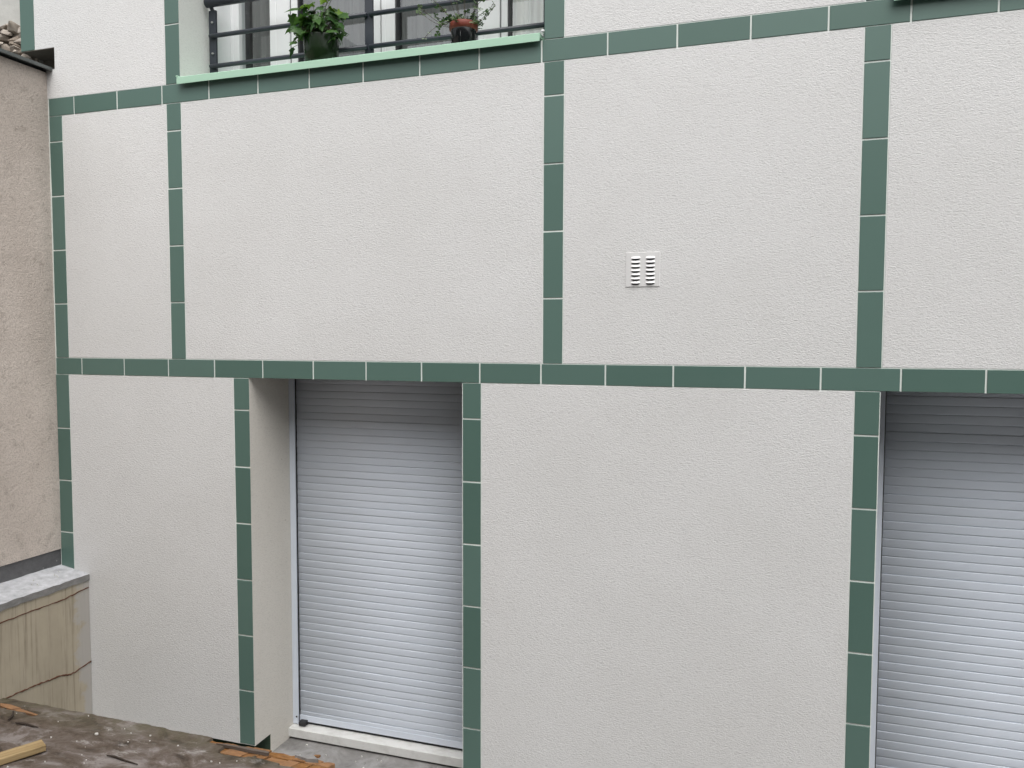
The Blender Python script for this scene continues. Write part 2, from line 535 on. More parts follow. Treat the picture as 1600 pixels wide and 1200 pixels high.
# raised terrace with its broken edge
def noise2(x, y, s, seed=0.0):
    return noise.noise(Vector((x * s, y * s, seed)))
TZ = -1.72
def terrace():
    v, f = [], []
    x0, x1, y1, y0 = 0.0085, 1.93, -0.549, -1.25
    nx, ny = 150, 52
    def hole(x, y):          # screed broken away over the brick layer
        d = noise2(x, y, 9, 3.0) * 0.035 + noise2(x, y, 31, 5.0) * 0.016
        if x > 1.40 and y > -0.648 + d - (x - 1.62) * 0.02: return True
        if x > 1.30 and y > -0.583 + d * 0.4: return True
        if 0.05 < x < 0.34 and abs(y + 0.612 + (x - 0.05) * 0.09) < 0.013 + d * 0.3: return True
        return False
    idx = {}
    for i in range(nx + 1):
        for j in range(ny + 1):
            x = x0 + (x1 - x0) * i / nx; y = y0 + (y1 - y0) * j / ny
            yy = y + (noise2(x, 0, 14, 1.0) * 0.004 + noise2(x, 0, 45, 2.0) * 0.002 if j == ny else 0)
            z = TZ + noise2(x, y, 6, 0.0) * 0.006 + noise2(x, y, 25, 4.0) * 0.0028
            if j >= ny - 1: z -= 0.002 * (1 + noise2(x, 0, 30, 9))
            h = hole(x, y)
            if h: z = TZ - 0.036 + noise2(x, y, 40, 6.0) * 0.004
            idx[i, j] = len(v); v.append((x, yy, z))
    for i in range(nx):
        for j in range(ny):
            f.append((idx[i, j], idx[i + 1, j], idx[i + 1, j + 1], idx[i, j + 1]))
    # edge skirt down to the courtyard floor
    st = {}
    for i in range(nx + 1):
        X, Y, Z = v[idx[i, ny]]
        st[i] = len(v); v.append((X, Y - 0.004, FLOOR))
    for i in range(nx):
        f.append((idx[i, ny], idx[i + 1, ny], st[i + 1], st[i]))
    sr = {}
    for j in range(ny + 1):
        X, Y, Z = v[idx[nx, j]]
        sr[j] = len(v); v.append((X, Y, FLOOR))
    for j in range(ny):
        f.append((idx[nx, j + 1], idx[nx, j], sr[j], sr[j + 1]))
    # plain continuation towards the viewer
    b = len(v)
    v += [(x0, -5.39, TZ), (x1, -5.39, TZ), (x1, -5.39, FLOOR)]
    f.append(tuple([b, b + 1] + [idx[i, 0] for i in range(nx, -1, -1)]))
    f.append((b + 1, b + 2, sr[0], idx[nx, 0]))
    me = bpy.data.meshes.new('terrace')
    me.from_pydata(v, [], f)
    bm = bmesh.new(); bm.from_mesh(me); bmesh.ops.recalc_face_normals(bm, faces=bm.faces[:]); bm.to_mesh(me); bm.free()
    o = link('terrace', me, M['screed'])
    tag(o, kind='structure')
    return o
TER = terrace()
BR = [
 [(0.049, -0.602), (0.111, -0.596), (0.200, -0.612), (0.160, -0.634), (0.075, -0.623)],
 [(0.206, -0.614), (0.345, -0.634), (0.330, -0.642), (0.175, -0.634)],
]
rb = random.Random(31)
for (ya, yb, xs) in ((-0.546, -0.588, (1.27, 1.352, 1.452, 1.512, 1.606, 1.668, 1.752, 1.815, 1.872, 1.931)), (-0.5905, -0.640, (1.36, 1.44, 1.545, 1.602, 1.648, 1.742, 1.80, 1.862, 1.931)), (-0.6425, -0.700, (1.55, 1.66, 1.752, 1.83, 1.931))):
    sk = 0.45
    for xa, xb in zip(xs[:-1], xs[1:]):
        gp = 0.0022
        p_ = []
        for (x, y) in ((xa + gp, ya), ((xa + xb) / 2, ya + rb.uniform(-.003, .002)), (xb - gp, ya), (xb - gp, yb), (xa + gp, yb)):
            p_.append((min(1.9315, x + sk * (y + 0.56) + rb.uniform(-.002, .002)), y + (rb.uniform(-0.010, 0.003) if y > -0.55 else rb.uniform(-.0015, .0015))))
        BR.append(p_)
for k, poly in enumerate(BR):
    small = k < 2
    top = TZ - (0.002 if small else 0.0125) + rb.uniform(-0.004, 0.0035)
    mb = MB()
    cx = sum(p[0] for p in poly) / len(poly); cy = sum(p[1] for p in poly) / len(poly)
    mb.prism([(x - 0.0, y) for x, y in poly], top - 0.06, top, 0.0022)
    o = build('brick', mb, 'terracotta', TER, (cx, cy, top - 0.06))
    bv = o.modifiers.new('worn', 'BEVEL'); bv.width = 0.0014; bv.segments = 1; bv.limit_method = 'ANGLE'
mb = MB()
mb.prism([(1.743, -0.568), (1.775, -0.546), (1.81, -0.54), (1.862, -0.570), (1.813, -0.582)], TZ - 0.05, TZ - 0.001, 0.006)
o = build('mortar_lump', mb, 'concrete', TER, (1.8, -0.56, TZ - 0.05))

# ------------------------------------------------------------------ the building
B = empty('apartment_building', (2.3, 0.2, FLOOR))
tag(B, 'white rendered apartment building with dark green tile bands and roller shutters', 'building')

mb = MB()
F0 = 0.0014
def core(x0, x1, z0, z1, y0=F0, y1=ETI): mb.quad_box(x0, x1, y0, y1, z0, z1)
XA = -0.197
DL, DRr = lo['b'][1] - 0.006, lo['c'][0] + 0.002
D2L = lo['d'][1] - 0.002
core(XA, DL, ZBOT, ZMB)                       # lower band left of the door
core(DRr, D2L, ZBOT, ZMB)
core(DOOR2_R, XR, ZBOT, ZMB)
core(XA, XR, ZMB, ZTT)                        # between the bands
WL, WR = up['B'][1] - 0.006, up['C'][0] + 0.002
core(-0.133, WL, ZTT, 1.735)
core(XA, -0.133, ZTT, 1.615)
core(E_COL[0], WL, 1.735, ZTOP)
core(WR, up['D'][1] - 0.002, ZTT, ZTOP)
core(up['D'][1] - 0.002 + 2.0, XR, ZTT, ZTOP)
wall = build('wall', mb, 'grout', B, (0, 0, 0))

mb = MB()
y0, y1 = ETI + 0.0005, 0.55
def rec(x0, x1, z0, z1, ya=None, yb=None): mb.quad_box(x0, x1, ya if ya is not None else y0, yb if yb is not None else y1, z0, z1)
rec(-0.9, DL, FLOOR, ZMB - 0.003); rec(DRr, D2L, FLOOR, ZMB - 0.003); rec(DOOR2_R, XR, FLOOR, ZMB - 0.003)
rec(-0.9, XR, ZMB - 0.003, 1.44)
rec(-0.9, WL, 1.44, ZTOP); rec(WR, up['D'][1] - 0.002, 1.44, ZTOP); rec(up['D'][1] + 1.998, XR, 1.44, ZTOP)
rec(DL, DRr, FLOOR, ZMB - 0.003, 0.45, 0.55); rec(D2L, DOOR2_R, FLOOR, ZMB - 0.003, 0.45, 0.55)
masonry = build('masonry', mb, 'core', B, (0, 0, 0))
mb = MB()
mb.quad_box(0.02, DL, ETI - 0.004, ETI, FLOOR, ZBOT - 0.0)
build('plinth', mb, 'plinth', B, (0.6, ETI, FLOOR))
mb = MB()
mb.quad_box(DRr, D2L, ETI - 0.004, ETI, FLOOR, ZBOT)
build('plinth', mb, 'plinth', B, (3, ETI, FLOOR))

# stucco panels
def panel(x0, x1, z0, z1, g=0.0024):
    x0 += g; x1 -= g; z0 += g; z1 -= g
    m = MB()
    nx = max(2, int((x1 - x0) / 0.05)); nz = max(2, int((z1 - z0) / 0.05))
    m.cham_box(x1 - x0, z1 - z0, 0.02, 0.0022)
    return link('stucco_panel', m.mesh('stucco_panel'), M['stucco'], B, ((x0 + x1) / 2, 0.0, (z0 + z1) / 2))
k = ['A', 'B', 'C', 'D']
for a, b in zip(k[:-1], k[1:]):
    panel(up[a][1], up[b][0], ZM, ZTB)
panel(up['D'][1], XR, ZM, ZTB)
panel(lo['a'][1], lo['b'][0], ZBOT - 0.004, ZMB)
panel(lo['c'][1], lo['d'][0], ZBOT - 0.004, ZMB)
panel(DOOR2_R + 0.1, XR, ZBOT - 0.004, ZMB)
panel(up['C'][1], up['D'][0], ZTT, ZTOP)
# top left panel with the notch for the neighbour's flashing
m = MB()
g = 0.0022
poly = [(-0.195, ZTT + g), (up['B'][0] - g, ZTT + g), (up['B'][0] - g, ZTOP), (E_COL[1] + g, ZTOP), (E_COL[1] + g, 1.735), (-0.133, 1.735), (-0.133, 1.615), (-0.195, 1.615)]
st = 0
for yy in (0.0, 0.02):
    for (x, z) in poly: m.v.append((x, yy, z))
n = len(poly)
for i in range(n):
    j = (i + 1) % n; m.f.append((i, j, n + j, n + i)); m.sm.append(False)
m.f.append(tuple(range(n))); m.sm.append(False)
m.f.append(tuple(range(n, 2 * n))[::-1]); m.sm.append(False)
build('stucco_panel', m, 'stucco', B, (0.2, 0, ZTT))

m = MB(); m.quad_box(E_COL[0] - 0.001, -0.1335, 0.001, ETI - 0.001, 1.7315, 1.7349); build('notch_shade_strip', m, 'core', B, (-0.25, 0.07, 1.733))  # dark sheets added to shade the notch underside and side by colour
m = MB(); m.quad_box(-0.1345, -0.1332, 0.001, ETI - 0.001, 1.6155, 1.7312); build('notch_lining', m, 'core', B, (-0.134, 0.07, 1.67))
# reveals
m = MB()
m.quad_box(DL, lo['b'][1], 0.0004, ETI - 0.005, ZBOT, ZMB - 0.0012)
m.quad_box(DL, lo['b'][1] - 0.0004, ETI - 0.005, REC, FLOOR, ZMB - 0.0012)
build('reveal', m, 'reveal_warm', B, (1.11, 0.1, ZBOT))
for dx in (0, WIN2_DX):
    m = MB(); m.quad_box(WL + dx, up['B'][1] + dx, 0.0004, 0.42, 1.47, ZTOP - 0.01)
    build('reveal', m, 'stucco_reveal', B, (0.713 + dx, 0.1, 1.47))
m = MB()
m.quad_box(DL + 0.006, DRr - 0.001, 0.0205, 0.43, ZMB - 0.0015, ZMB + 0.02); m.quad_box(D2L + 0.003, DOOR2_R - 0.001, 0.0205, 0.43, ZMB - 0.0015, ZMB + 0.02)
build('soffit', m, 'stucco_reveal', B, (1.7, 0.2, ZMB))
m = MB()
m.quad_box(lo['d'][1] - 0.0018, lo['d'][1] + 0.0018, -0.001, 0.03, ZBOT, ZMB - 0.004)
build('corner_bead', m, 'grout', B, (lo['d'][1], 0, ZBOT))
m = MB()
m.quad_box(lo['c'][0] - 0.0022, lo['c'][0] + 0.0006, -0.0006, 0.03, ZBOT, ZMB - 0.004)
build('corner_bead', m, 'grout', B, (lo['c'][0], 0, ZBOT))

# green tiles -------------------------------------------------------------
TM = {}
def tile(x0, x1, z0, z1):
    w, h = round(x1 - x0, 4), round(z1 - z0, 4)
    if (w, h) not in TM:
        m = MB(); m.cham_box(w, h, 0.012, 0.0014)
        me = m.mesh('tile'); me.materials.append(M['tile']); TM[w, h] = me
    o = link('tile', TM[w, h], None, B, ((x0 + x1) / 2, -0.0016 + random.uniform(-0.0006, 0.0006), (z0 + z1) / 2))
    o.rotation_euler = (R(random.gauss(0, 0.16)), R(random.gauss(0, 0.05)), R(random.gauss(0, 0.16)))
    return o
J = 0.0036      # half joint
for (zb, zt, off, xl) in ((ZMB, ZM, 0.0, -0.1873), (ZTB, ZTT, -0.0032, -0.183)):
    tile(xl, off - J, zb, zt)
    i = 0
    while i * P + off < XR - P:
        tile(i * P + off + J, (i + 1) * P + off - J, zb, zt); i += 1
PV = 0.3021
def column(L, Rr, ztop, zbot, phase):
    """joints at phase - k*PV"""
    js = [phase - q * PV for q in range(-12, 14)]
    edges = [ztop] + [z for z in js if zbot + 0.03 < z < ztop - 0.03] + [zbot]
    edges = sorted(edges, reverse=True)
    for a, b in zip(edges[:-1], edges[1:]):
        za = a - (J if a != ztop else 2 * J); zb = b + (J if b != zbot else (2 * J if zbot > ZBOT else 0.004))
        tile(L + 0.0006, Rr - 0.0006, zb, za)
for n_, ph in (('A', 1.2142), ('B', 1.2123), ('C', 1.2062), ('D', 1.2173)): column(*up[n_], ZTB + J, ZM - J, ph)
for n_, ph in (('a', -0.4027), ('b', -0.2616), ('c', -0.2648), ('d', -0.2744)): column(*lo[n_], ZMB + J, ZBOT, ph)
column(DOOR2_R, DOOR2_R + 0.094, ZMB + J, ZBOT, -0.27)
for n_, ph in (('B', 1.764), ('C', 1.755), ('D', 1.755)): column(*up[n_], ZTOP, ZTT - J, ph)
column(*E_COL, ZTOP, 1.735 - 2 * J, 2.045)

# ventilation grille ------------------------------------------------------
gx0, gx1, gz0, gz1 = 3.0875, 3.2365, 0.3455, 0.4955
m = MB(); m.cham_box(gx1 - gx0, gz1 - gz0, 0.0040, 0.0010)
t = NT('grille_lacquer'); M['grille'] = t.set((0.69, 0.69, 0.685, 1), 0.45)
t = NT('grille_white'); M['grille_white'] = t.set((0.86, 0.86, 0.86, 1), 0.4)
gr = link('vent_grille', m.mesh('vent_grille'), M['grille'], B, ((gx0 + gx1) / 2, -0.0034, (gz0 + gz1) / 2))
m = MB()                                     # hooded louvre: open below, closed above
lw = 0.040
n = 8
rows = []
for (yo, zo, sc) in ((0.0, 0.0075, 1.0), (-0.0035, 0.0064, 0.97), (-0.0068, 0.0035, 0.93), (-0.0082, -0.0005, 0.90), (-0.0086, -0.0022, 0.90)):
    row = []
    for q in range(n + 1):
        u = -1 + 2 * q / n
        bulge = max(0.0, 1 - abs(u) ** 3.2)
        row.append(len(m.v)); m.v.append((u * lw / 2, -0.0005 + yo * bulge, zo if yo == 0 else zo * bulge + (1 - bulge) * 0.0))
    rows.append(row)
for r0, r1 in zip(rows[:-1], rows[1:]):
    for q in range(n):
        m.f.append((r0[q], r0[q + 1], r1[q + 1], r1[q])); m.sm.append(True)
lme = m.mesh('louver'); lme.materials.append(M['grille_white'])
m = MB(); m.v = [(-0.019, 0, 0), (0.019, 0, 0), (0.017, 0, -0.0058), (0.008, 0, -0.0082), (-0.008, 0, -0.0082), (-0.017, 0, -0.0058)]
m.f = [(0, 5, 4, 3, 2, 1)]; m.sm = [False]
sme = m.mesh('slot'); sme.materials.append(M['black'])
for cxf in (0.292, 0.722):
    for q in range(7):
        z = gz1 - (gz1 - gz0) * (0.175 + 0.1195 * q)
        x = gx0 + (gx1 - gx0) * cxf
        link('louver', lme, None, gr, (x, -0.0036, z))
        link('slot', sme, None, gr, (x, -0.0042, z))

# roller shutters -----------------------------------------------------------
def slat_mesh(w):
    m = MB()
    h = 0.0400
    prof = []
    for q in range(9):
        u = q / 8
        prof.append((-0.0012 * math.sin(math.pi * (0.06 + 0.90 * u)), -h * u))
    prof.append((0.0055, -h)); prof.append((0.0055, 0))
    m.extrude_x(prof, -w / 2, w / 2)
    for i in range(8): m.sm[i] = True
    me = m.mesh('slat'); me.materials.append(M['shutter'])
    return me
def shutter(x0, x1, zshift, label, stop, rw=0.035):
    yf = REC
    mm = MB()
    mm.extrude_x([(yf - 0.004, -2.094), (yf - 0.004, -2.060), (yf + 0.008, -2.058), (yf + 0.008, -2.094)], x0 + rw + 0.005, x1 - 0.035)
    sh = build('roller_shutter', mm, 'shutter', B, ((x0 + x1) / 2, yf, -2.075))
    tag(sh, label)
    w = (x1 - 0.036) - (x0 + rw + 0.006)
    me = slat_mesh(w)
    z = -0.1368 + 0.04 + zshift
    q = 0
    while z > -2.05:
        o = link('slat', me, None, sh, ((x0 + rw + 0.006 + x1 - 0.036) / 2, yf + random.uniform(-0.0008, 0.0008), z))
        o.rotation_euler = (R(random.gauss(0, 0.5)), 0, 0)
        z -= 0.0404; q += 1
    for (ga, gb) in ((x0 + 0.0005, x0 + rw + 0.0005), (x1 - 0.033, x1 - 0.0005)):
        g_ = MB(); g_.quad_box(ga, gb, yf - 0.014, yf + 0.06, -2.110, ZMB - 0.004)
        build('guide_rail', g_, 'shutter', sh, ((ga + gb) / 2, yf, -2.11))
        g_ = MB(); gx = gb + 0.0002 if ga < x0 + 0.01 else ga - 0.0047
        g_.quad_box(gx, gx + 0.0045, yf - 0.007, yf + 0.05, -2.108, ZMB - 0.004)
        build('brush_seal', g_, 'black', sh, (gx, yf, -2.11))
    g_ = MB(); g_.quad_box(x0 + 0.002, x1 - 0.002, yf + 0.012, yf + 0.05, -2.116, ZMB - 0.004)
    build('backing', g_, 'black', sh, (x0, yf, -2.1))
    if stop:
        g_ = MB(); g_.extrude_x([(yf - 0.034, -2.108), (yf - 0.034, -2.090), (yf - 0.028, -2.086), (yf - 0.004, -2.084), (yf - 0.004, -2.108)], x0 + 0.050, x0 + 0.092)
        build('end_stop', g_, 'black', sh, (x0 + 0.07, yf - 0.02, -2.1))
        g_ = MB(); g_.tube([(x0 + 0.024, yf - 0.0152, -2.069), (x0 + 0.024, yf - 0.012, -2.069)], 0.0052, 10)
        build('screw', g_, 'black', sh, (x0 + 0.024, yf, -2.069))
    # threshold
    s_ = MB()
    s_.extrude_x([(0.308, -2.165), (0.308, -2.119), (0.311, -2.116), (0.44, -2.112), (0.44, -2.13), (0.325, -2.134), (0.325, -2.165)], x0 + 0.0008, x1 - 0.0008)
    build('door_sill', s_, 'sill_white', B, ((x0 + x1) / 2, 0.31, -2.14))
    s_ = MB(); s_.quad_box(x0 + 0.001, x1 - 0.001, 0.328, 0.445, FLOOR, -2.136)
    build('sill_bed', s_, 'core', B, ((x0 + x1) / 2, 0.33, FLOOR))
shutter(lo['b'][1], lo['c'][0], 0.0, 'pale grey roller shutter pulled fully down in the narrow doorway', True)
shutter(lo['d'][1], DOOR2_R, 0.006, 'pale grey roller shutter cut off by the right edge', False, 0.066)

# windows, sills, railings --------------------------------------------------
def window(dx, dz, main):
    L, Rr = up['B'][1] + dx, up['C'][0] + dx
    # mint sill
    s_ = MB()
    s_.extrude_x([(-0.030, 1.442 + dz), (-0.030, 1.4755 + dz), (-0.027, 1.4785 + dz), (0.42, 1.498 + dz), (0.42, 1.480 + dz), (-0.0265, 1.461 + dz), (-0.0265, 1.442 + dz)], L + 0.003, Rr - 0.014)
    s_.tube([(L + 0.004, -0.031, 1.482 + dz), (L + 0.004, 0.02, 1.4845 + dz)], 0.0048, 8)
    build('window_sill', s_, 'mint', B, ((L + Rr) / 2, 0, 1.46 + dz))
    s_ = MB(); s_.tube([(Rr - 0.010, -0.022, 1.486 + dz), (Rr - 0.004, -0.006, 1.493 + dz), (Rr - 0.004, 0.03, 1.492 + dz)], [0.004, 0.006, 0.004], 8)
    build('sealant', s_, 'white', B, (Rr, 0, 1.47 + dz))
    yf = 0.385
    zb, zt = 1.484 + dz, 3.0
    s_ = MB()
    s_.quad_box(L, Rr, yf + 0.004, yf + 0.075, zb, zb + 0.03); s_.quad_box(L, Rr, yf + 0.004, yf + 0.075, zt - 0.05, zt)
    s_.quad_box(L, L + 0.020, yf + 0.004, yf + 0.075, zb + 0.03, zt - 0.05); s_.quad_box(Rr - 0.020, Rr, yf + 0.004, yf + 0.075, zb + 0.03, zt - 0.05)
    win = build('window', s_, 'white', B, ((L + Rr) / 2, yf, zb))
    # lacquered rounded guide post along the left jamb
    s_ = MB()
    s_.v = []
    prof = [(L + 0.001, 0.24), (L + 0.010, 0.245), (L + 0.022, 0.27), (L + 0.027, 0.31), (L + 0.027, yf + 0.003), (L + 0.001, yf + 0.003)]
    n_ = len(prof)
    for z in (zb + 0.001, zt):
        for (x, y) in prof: s_.v.append((x, y, z))
    for i in range(n_):
        j = (i + 1) % n_; s_.f.append((i, j, n_ + j, n_ + i)); s_.sm.append(False)
    s_.f.append(tuple(range(n_))); s_.sm.append(False); s_.f.append(tuple(range(n_, 2 * n_))); s_.sm.append(False)
    build('guide_rail', s_, 'white', win, (L + 0.015, 0.3, zb))
    # stiles: (x0, x1, y front)
    X = lambda x: x + dx
    st = [(0.742, 0.7985, yf), (1.003, 1.1325, yf), (1.1365, 1.1785, yf + 0.006), (1.615, 1.690, yf), (1.694, 1.775, yf + 0.004), (2.246, 2.3645, yf), (2.3685, 2.4045, yf + 0.006)]
    for (a, b, y) in st:
        s_ = MB()
        w_ = b - a
        s_.v = []; pr = [(a, y + 0.004), (a + 0.003, y), (a + w_ * 0.3, y), (a + w_ * 0.33, y + 0.002), (a + w_ * 0.36, y), (b - 0.003, y), (b, y + 0.004), (b, y + 0.06), (a, y + 0.06)]
        n_ = len(pr)
        for z in (zb + 0.0305, zt - 0.0505):
            for (x, yy) in pr: s_.v.append((X(x), yy, z))
        for i in range(n_):
            j = (i + 1) % n_; s_.f.append((i, j, n_ + j, n_ + i)); s_.sm.append(False)
        s_.f.append(tuple(range(n_))); s_.sm.append(False); s_.f.append(tuple(range(n_, 2 * n_))); s_.sm.append(False)
        build('stile', s_, 'white', win, (X((a + b) / 2), y, zb))
    for xg in (0.726, 1.1345, 1.1835, 1.692, 1.780, 2.3665, 2.410):
        s_ = MB(); s_.quad_box(X(xg) - 0.0055 if xg in (1.1835, 1.780, 2.410, 0.726) else X(xg) - 0.002, X(xg) + 0.0055 if xg in (1.1835, 1.780, 2.410, 0.726) else X(xg) + 0.002, yf + 0.010, yf + 0.058, zb + 0.031, zt - 0.051)
        build('seal', s_, 'black', win, (X(xg), yf, zb))
    for (a, b) in ((0.799, 1.0025), (1.189, 1.6145), (1.7855, 2.2455), (2.4155, 2.6885)):
        s_ = MB(); s_.v = [(X(a), yf + 0.030, zb + 0.031), (X(b), yf + 0.030, zb + 0.031), (X(b), yf + 0.030, zt - 0.051), (X(a), yf + 0.030, zt - 0.051)]; s_.f = [(0, 1, 2, 3)]; s_.sm = [False]
        build('pane', s_, 'glass', win, (X((a + b) / 2), yf, zb))
    # curtains inside: net curtains, pleated
    def curtain(a, b, y, mat, amp, wl, ph):
        s_ = MB(); n_ = int((b - a) / 0.006)
        for z in (zb + 0.035, zt - 0.06):
            for q in range(n_ + 1):
                x = a + (b - a) * q / n_
                yy = y + amp * math.sin(2 * math.pi * x / wl + ph) + 0.5 * amp * math.sin(2 * math.pi * x / (wl * 0.37) + 1.3 * ph)
                s_.v.append((X(x), yy, z))
        for q in range(n_):
            s_.f.append((q, q + 1, n_ + 2 + q, n_ + 1 + q)); s_.sm.append(True)
        o = link('curtain', s_.mesh('curtain', False), M[mat], win, (0, 0, 0))
        return o
    curtain(0.845, 1.62, 0.452, 'curtain', 0.010, 0.085, 0.3)
    curtain(1.70, 2.26, 0.452, 'curtain', 0.010, 0.080, 1.1)
    curtain(2.33, 2.72, 0.450, 'curtain_pale', 0.014, 0.095, 2.0)
    # dark room
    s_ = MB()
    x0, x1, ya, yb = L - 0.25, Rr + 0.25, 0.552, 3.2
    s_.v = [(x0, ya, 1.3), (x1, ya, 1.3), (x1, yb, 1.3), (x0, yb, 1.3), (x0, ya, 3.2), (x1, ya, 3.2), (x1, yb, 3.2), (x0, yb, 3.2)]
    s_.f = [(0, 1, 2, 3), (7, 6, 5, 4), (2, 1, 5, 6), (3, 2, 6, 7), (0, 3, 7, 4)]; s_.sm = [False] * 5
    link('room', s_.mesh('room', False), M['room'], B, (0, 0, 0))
    s_ = MB(); s_.quad_box(L - 0.002, Rr + 0.002, 0.02, 0.55, zt, zt + 0.2)
    build('lintel', s_, 'stucco_reveal', B, ((L + Rr) / 2, 0.3, zt))
    # railing
    yr = 0.215
    h_ = MB(); h_.tube([(L + 0.014, yr - 0.02, 1.940 + dz), (L + 0.020, yr - 0.02, 1.940 + dz), (Rr - 0.012, yr - 0.02, 1.940 + dz), (Rr - 0.006, yr - 0.02, 1.940 + dz)], [0.012, 0.0245, 0.0245, 0.012], 16)
    rl = build('railing', h_, 'anthracite', B, ((L + Rr) / 2, yr, 1.94 + dz))
    for px in (L + 0.0425, X(1.7165), Rr - 0.0425):
        p_ = MB(); p_.quad_box(px - 0.0225, px + 0.0225, yr - 0.004, yr + 0.008, 1.487 + dz, 1.905 + dz)
        p_.extrude_x([(yr - 0.004, 1.905 + dz), (yr + 0.008, 1.905 + dz), (yr - 0.010, 1.925 + dz), (yr - 0.022, 1.925 + dz)], px - 0.010, px + 0.010)
        build('post', p_, 'anthracite', rl, (px, yr, 1.49 + dz))
    for zc in (1.602, 1.764):
        for (a, b) in ((L + 0.030, X(1.712)), (X(1.724), Rr - 0.012)):
            p_ = MB(); p_.tube([(a, yr - 0.014, zc + dz), (a + 0.003, yr - 0.014, zc + dz), (b - 0.003, yr - 0.014, zc + dz), (b, yr - 0.014, zc + dz)], [0.008, 0.0118, 0.0118, 0.008], 12)
            build('bar', p_, 'anthracite', rl, ((a + b) / 2, yr, zc + dz))
    for zc in (1.672, 1.838):
        p_ = MB(); p_.tube([(L + 0.046, yr - 0.004, zc + dz), (L + 0.046, yr - 0.013, zc + dz)], 0.0055, 8); p_.tube([(L + 0.046, yr - 0.013, zc + dz), (L + 0.046, yr - 0.017, zc + dz)], 0.0034, 8)
        build('bolt', p_, 'steel', rl, (L + 0.046, yr, zc + dz))
window(0, 0, True)
window(WIN2_DX, -0.008, False)

# ------------------------------------------------------------------ neighbour's walls
NX = -0.193
N = empty('neighbour_wall', (-0.4, -1.5, -1.2))
tag(N, 'tall beige rough rendered wall at the left edge, capped by dark metal flashing', 'wall')
m = MB(); m.quad_box(-0.62, NX, -5.39, 0.147, -1.108, 1.600)
build('body', m, 'beige', N, (NX, -2, 0))
m = MB(); m.quad_box(-0.62, NX - 0.008, -5.39, 0.147, FLOOR, -1.109)
build('plinth_band', m, 'bitumen', N, (NX, -2, -1.15))
m = MB()
m.extrude_x([(0, 0)] * 3, 0, 0) if False else None
m.quad_box(-0.64, -0.150, -5.39, 0.148, 1.618, 1.624); m.quad_box(-0.153, -0.150, -5.39, 0.0, 1.606, 1.618)
build('flashing', m, 'zinc', N, (-0.3, -2, 1.62))
m = MB(); m.tube([(-0.1515, -5.39, 1.607), (-0.1515, -0.004, 1.607)], 0.0035, 8)
build('drip_bead', m, 'zinc', N, (-0.15, -2, 1.607))
m = MB()
for (x, y) in ((-0.158, -0.03), (-0.162, -0.62), (-0.16, -1.4)):
    m.tube([(x - 0.03, y, 1.612), (x, y, 1.606)], 0.006, 8)
build('fixing', m, 'black', N, (-0.16, -0.03, 1.61))

O = empty('old_wall', (-0.8, 0.2, 1.62))
tag(O, 'grey plastered old wall with crumbling stones above the flashing, top left corner', 'wall')
m = MB(); m.quad_box(-2.2, -0.383, 0.120, 0.149, 1.63, ZTOP)
build('plaster', m, 'old_plaster', O, (-0.8, 0.12, 1.9))
m = MB(); m.v = []; rs = random.Random(9)
xs_ = [-2.2, -1.2, -0.75, -0.66, -0.58, -0.51, -0.45, -0.383]
for yy in (0.108, 0.1195):
    for x in xs_: m.v += [(x, yy, 1.63)]
    for x in xs_: m.v += [(x, yy, 1.905 + rs.uniform(-.03, .03))]
n8 = len(xs_)
for i in range(n8 - 1):
    m.f += [(i, i + 1, n8 + i + 1, n8 + i), (n8 + i, n8 + i + 1, 3 * n8 + i + 1, 3 * n8 + i)]; m.sm += [False] * 2
m.f.append((n8 - 1, 3 * n8 - 1, 4 * n8 - 1, 2 * n8 - 1)); m.sm.append(False)
build('mortar', m, 'rubble', O, (-0.8, 0.11, 1.7))
rs = random.Random(4)
def stone(x, y, z, r, fl=0.7):
    bm = bmesh.new()
    for q in range(15):
        d = Vector((rs.gauss(0, 1), rs.gauss(0, 1), rs.gauss(0, 1))).normalized() * r * rs.uniform(0.8, 1.15)
        bm.verts.new((d.x * 1.35, d.y, d.z * fl))
    hull = bmesh.ops.convex_hull(bm, input=bm.verts[:])
    bmesh.ops.delete(bm, geom=[v for v in bm.verts if not v.link_faces], context='VERTS')
    me = bpy.data.meshes.new('stone'); bm.to_mesh(me); bm.free()
    o = link('stone', me, M['rubble'], O, (x, y, z))
    o.rotation_euler = (rs.uniform(-.4, .4), rs.uniform(-.5, .5), rs.uniform(0, 6))
for (x, y, z, r) in ((-0.425, 0.07, 1.655, 0.036), (-0.49, 0.06, 1.665, 0.042), (-0.57, 0.06, 1.655, 0.036), (-0.63, 0.07, 1.69, 0.04), (-0.415, 0.09, 1.72, 0.033), (-0.475, 0.09, 1.735, 0.035),
                     (-0.54, 0.09, 1.735, 0.038), (-0.61, 0.09, 1.765, 0.04), (-0.41, 0.10, 1.78, 0.030), (-0.46, 0.10, 1.80, 0.034), (-0.53, 0.105, 1.81, 0.040), (-0.60, 0.105, 1.835, 0.035), (-0.70, 0.08, 1.70, 0.05),
                     (-0.68, 0.09, 1.80, 0.045), (-0.50, 0.06, 1.62, 0.05), (-0.42, 0.06, 1.60, 0.05), (-0.58, 0.06, 1.61, 0.05), (-0.66, 0.06, 1.64, 0.05), (-0.44, 0.09, 1.755, 0.032), (-0.505, 0.08, 1.70, 0.036), (-0.575, 0.085, 1.79, 0.034), (-0.64, 0.08, 1.735, 0.04), (-0.40, 0.09, 1.69, 0.03), (-0.55, 0.07, 1.68, 0.035), (-0.45, 0.10, 1.69, 0.03), (-0.52, 0.02, 1.645, 0.026), (-0.44, 0.02, 1.640, 0.02), (-0.58, 0.03, 1.70, 0.025)):
    stone(x, y, z + 0.105, r * 1.05)

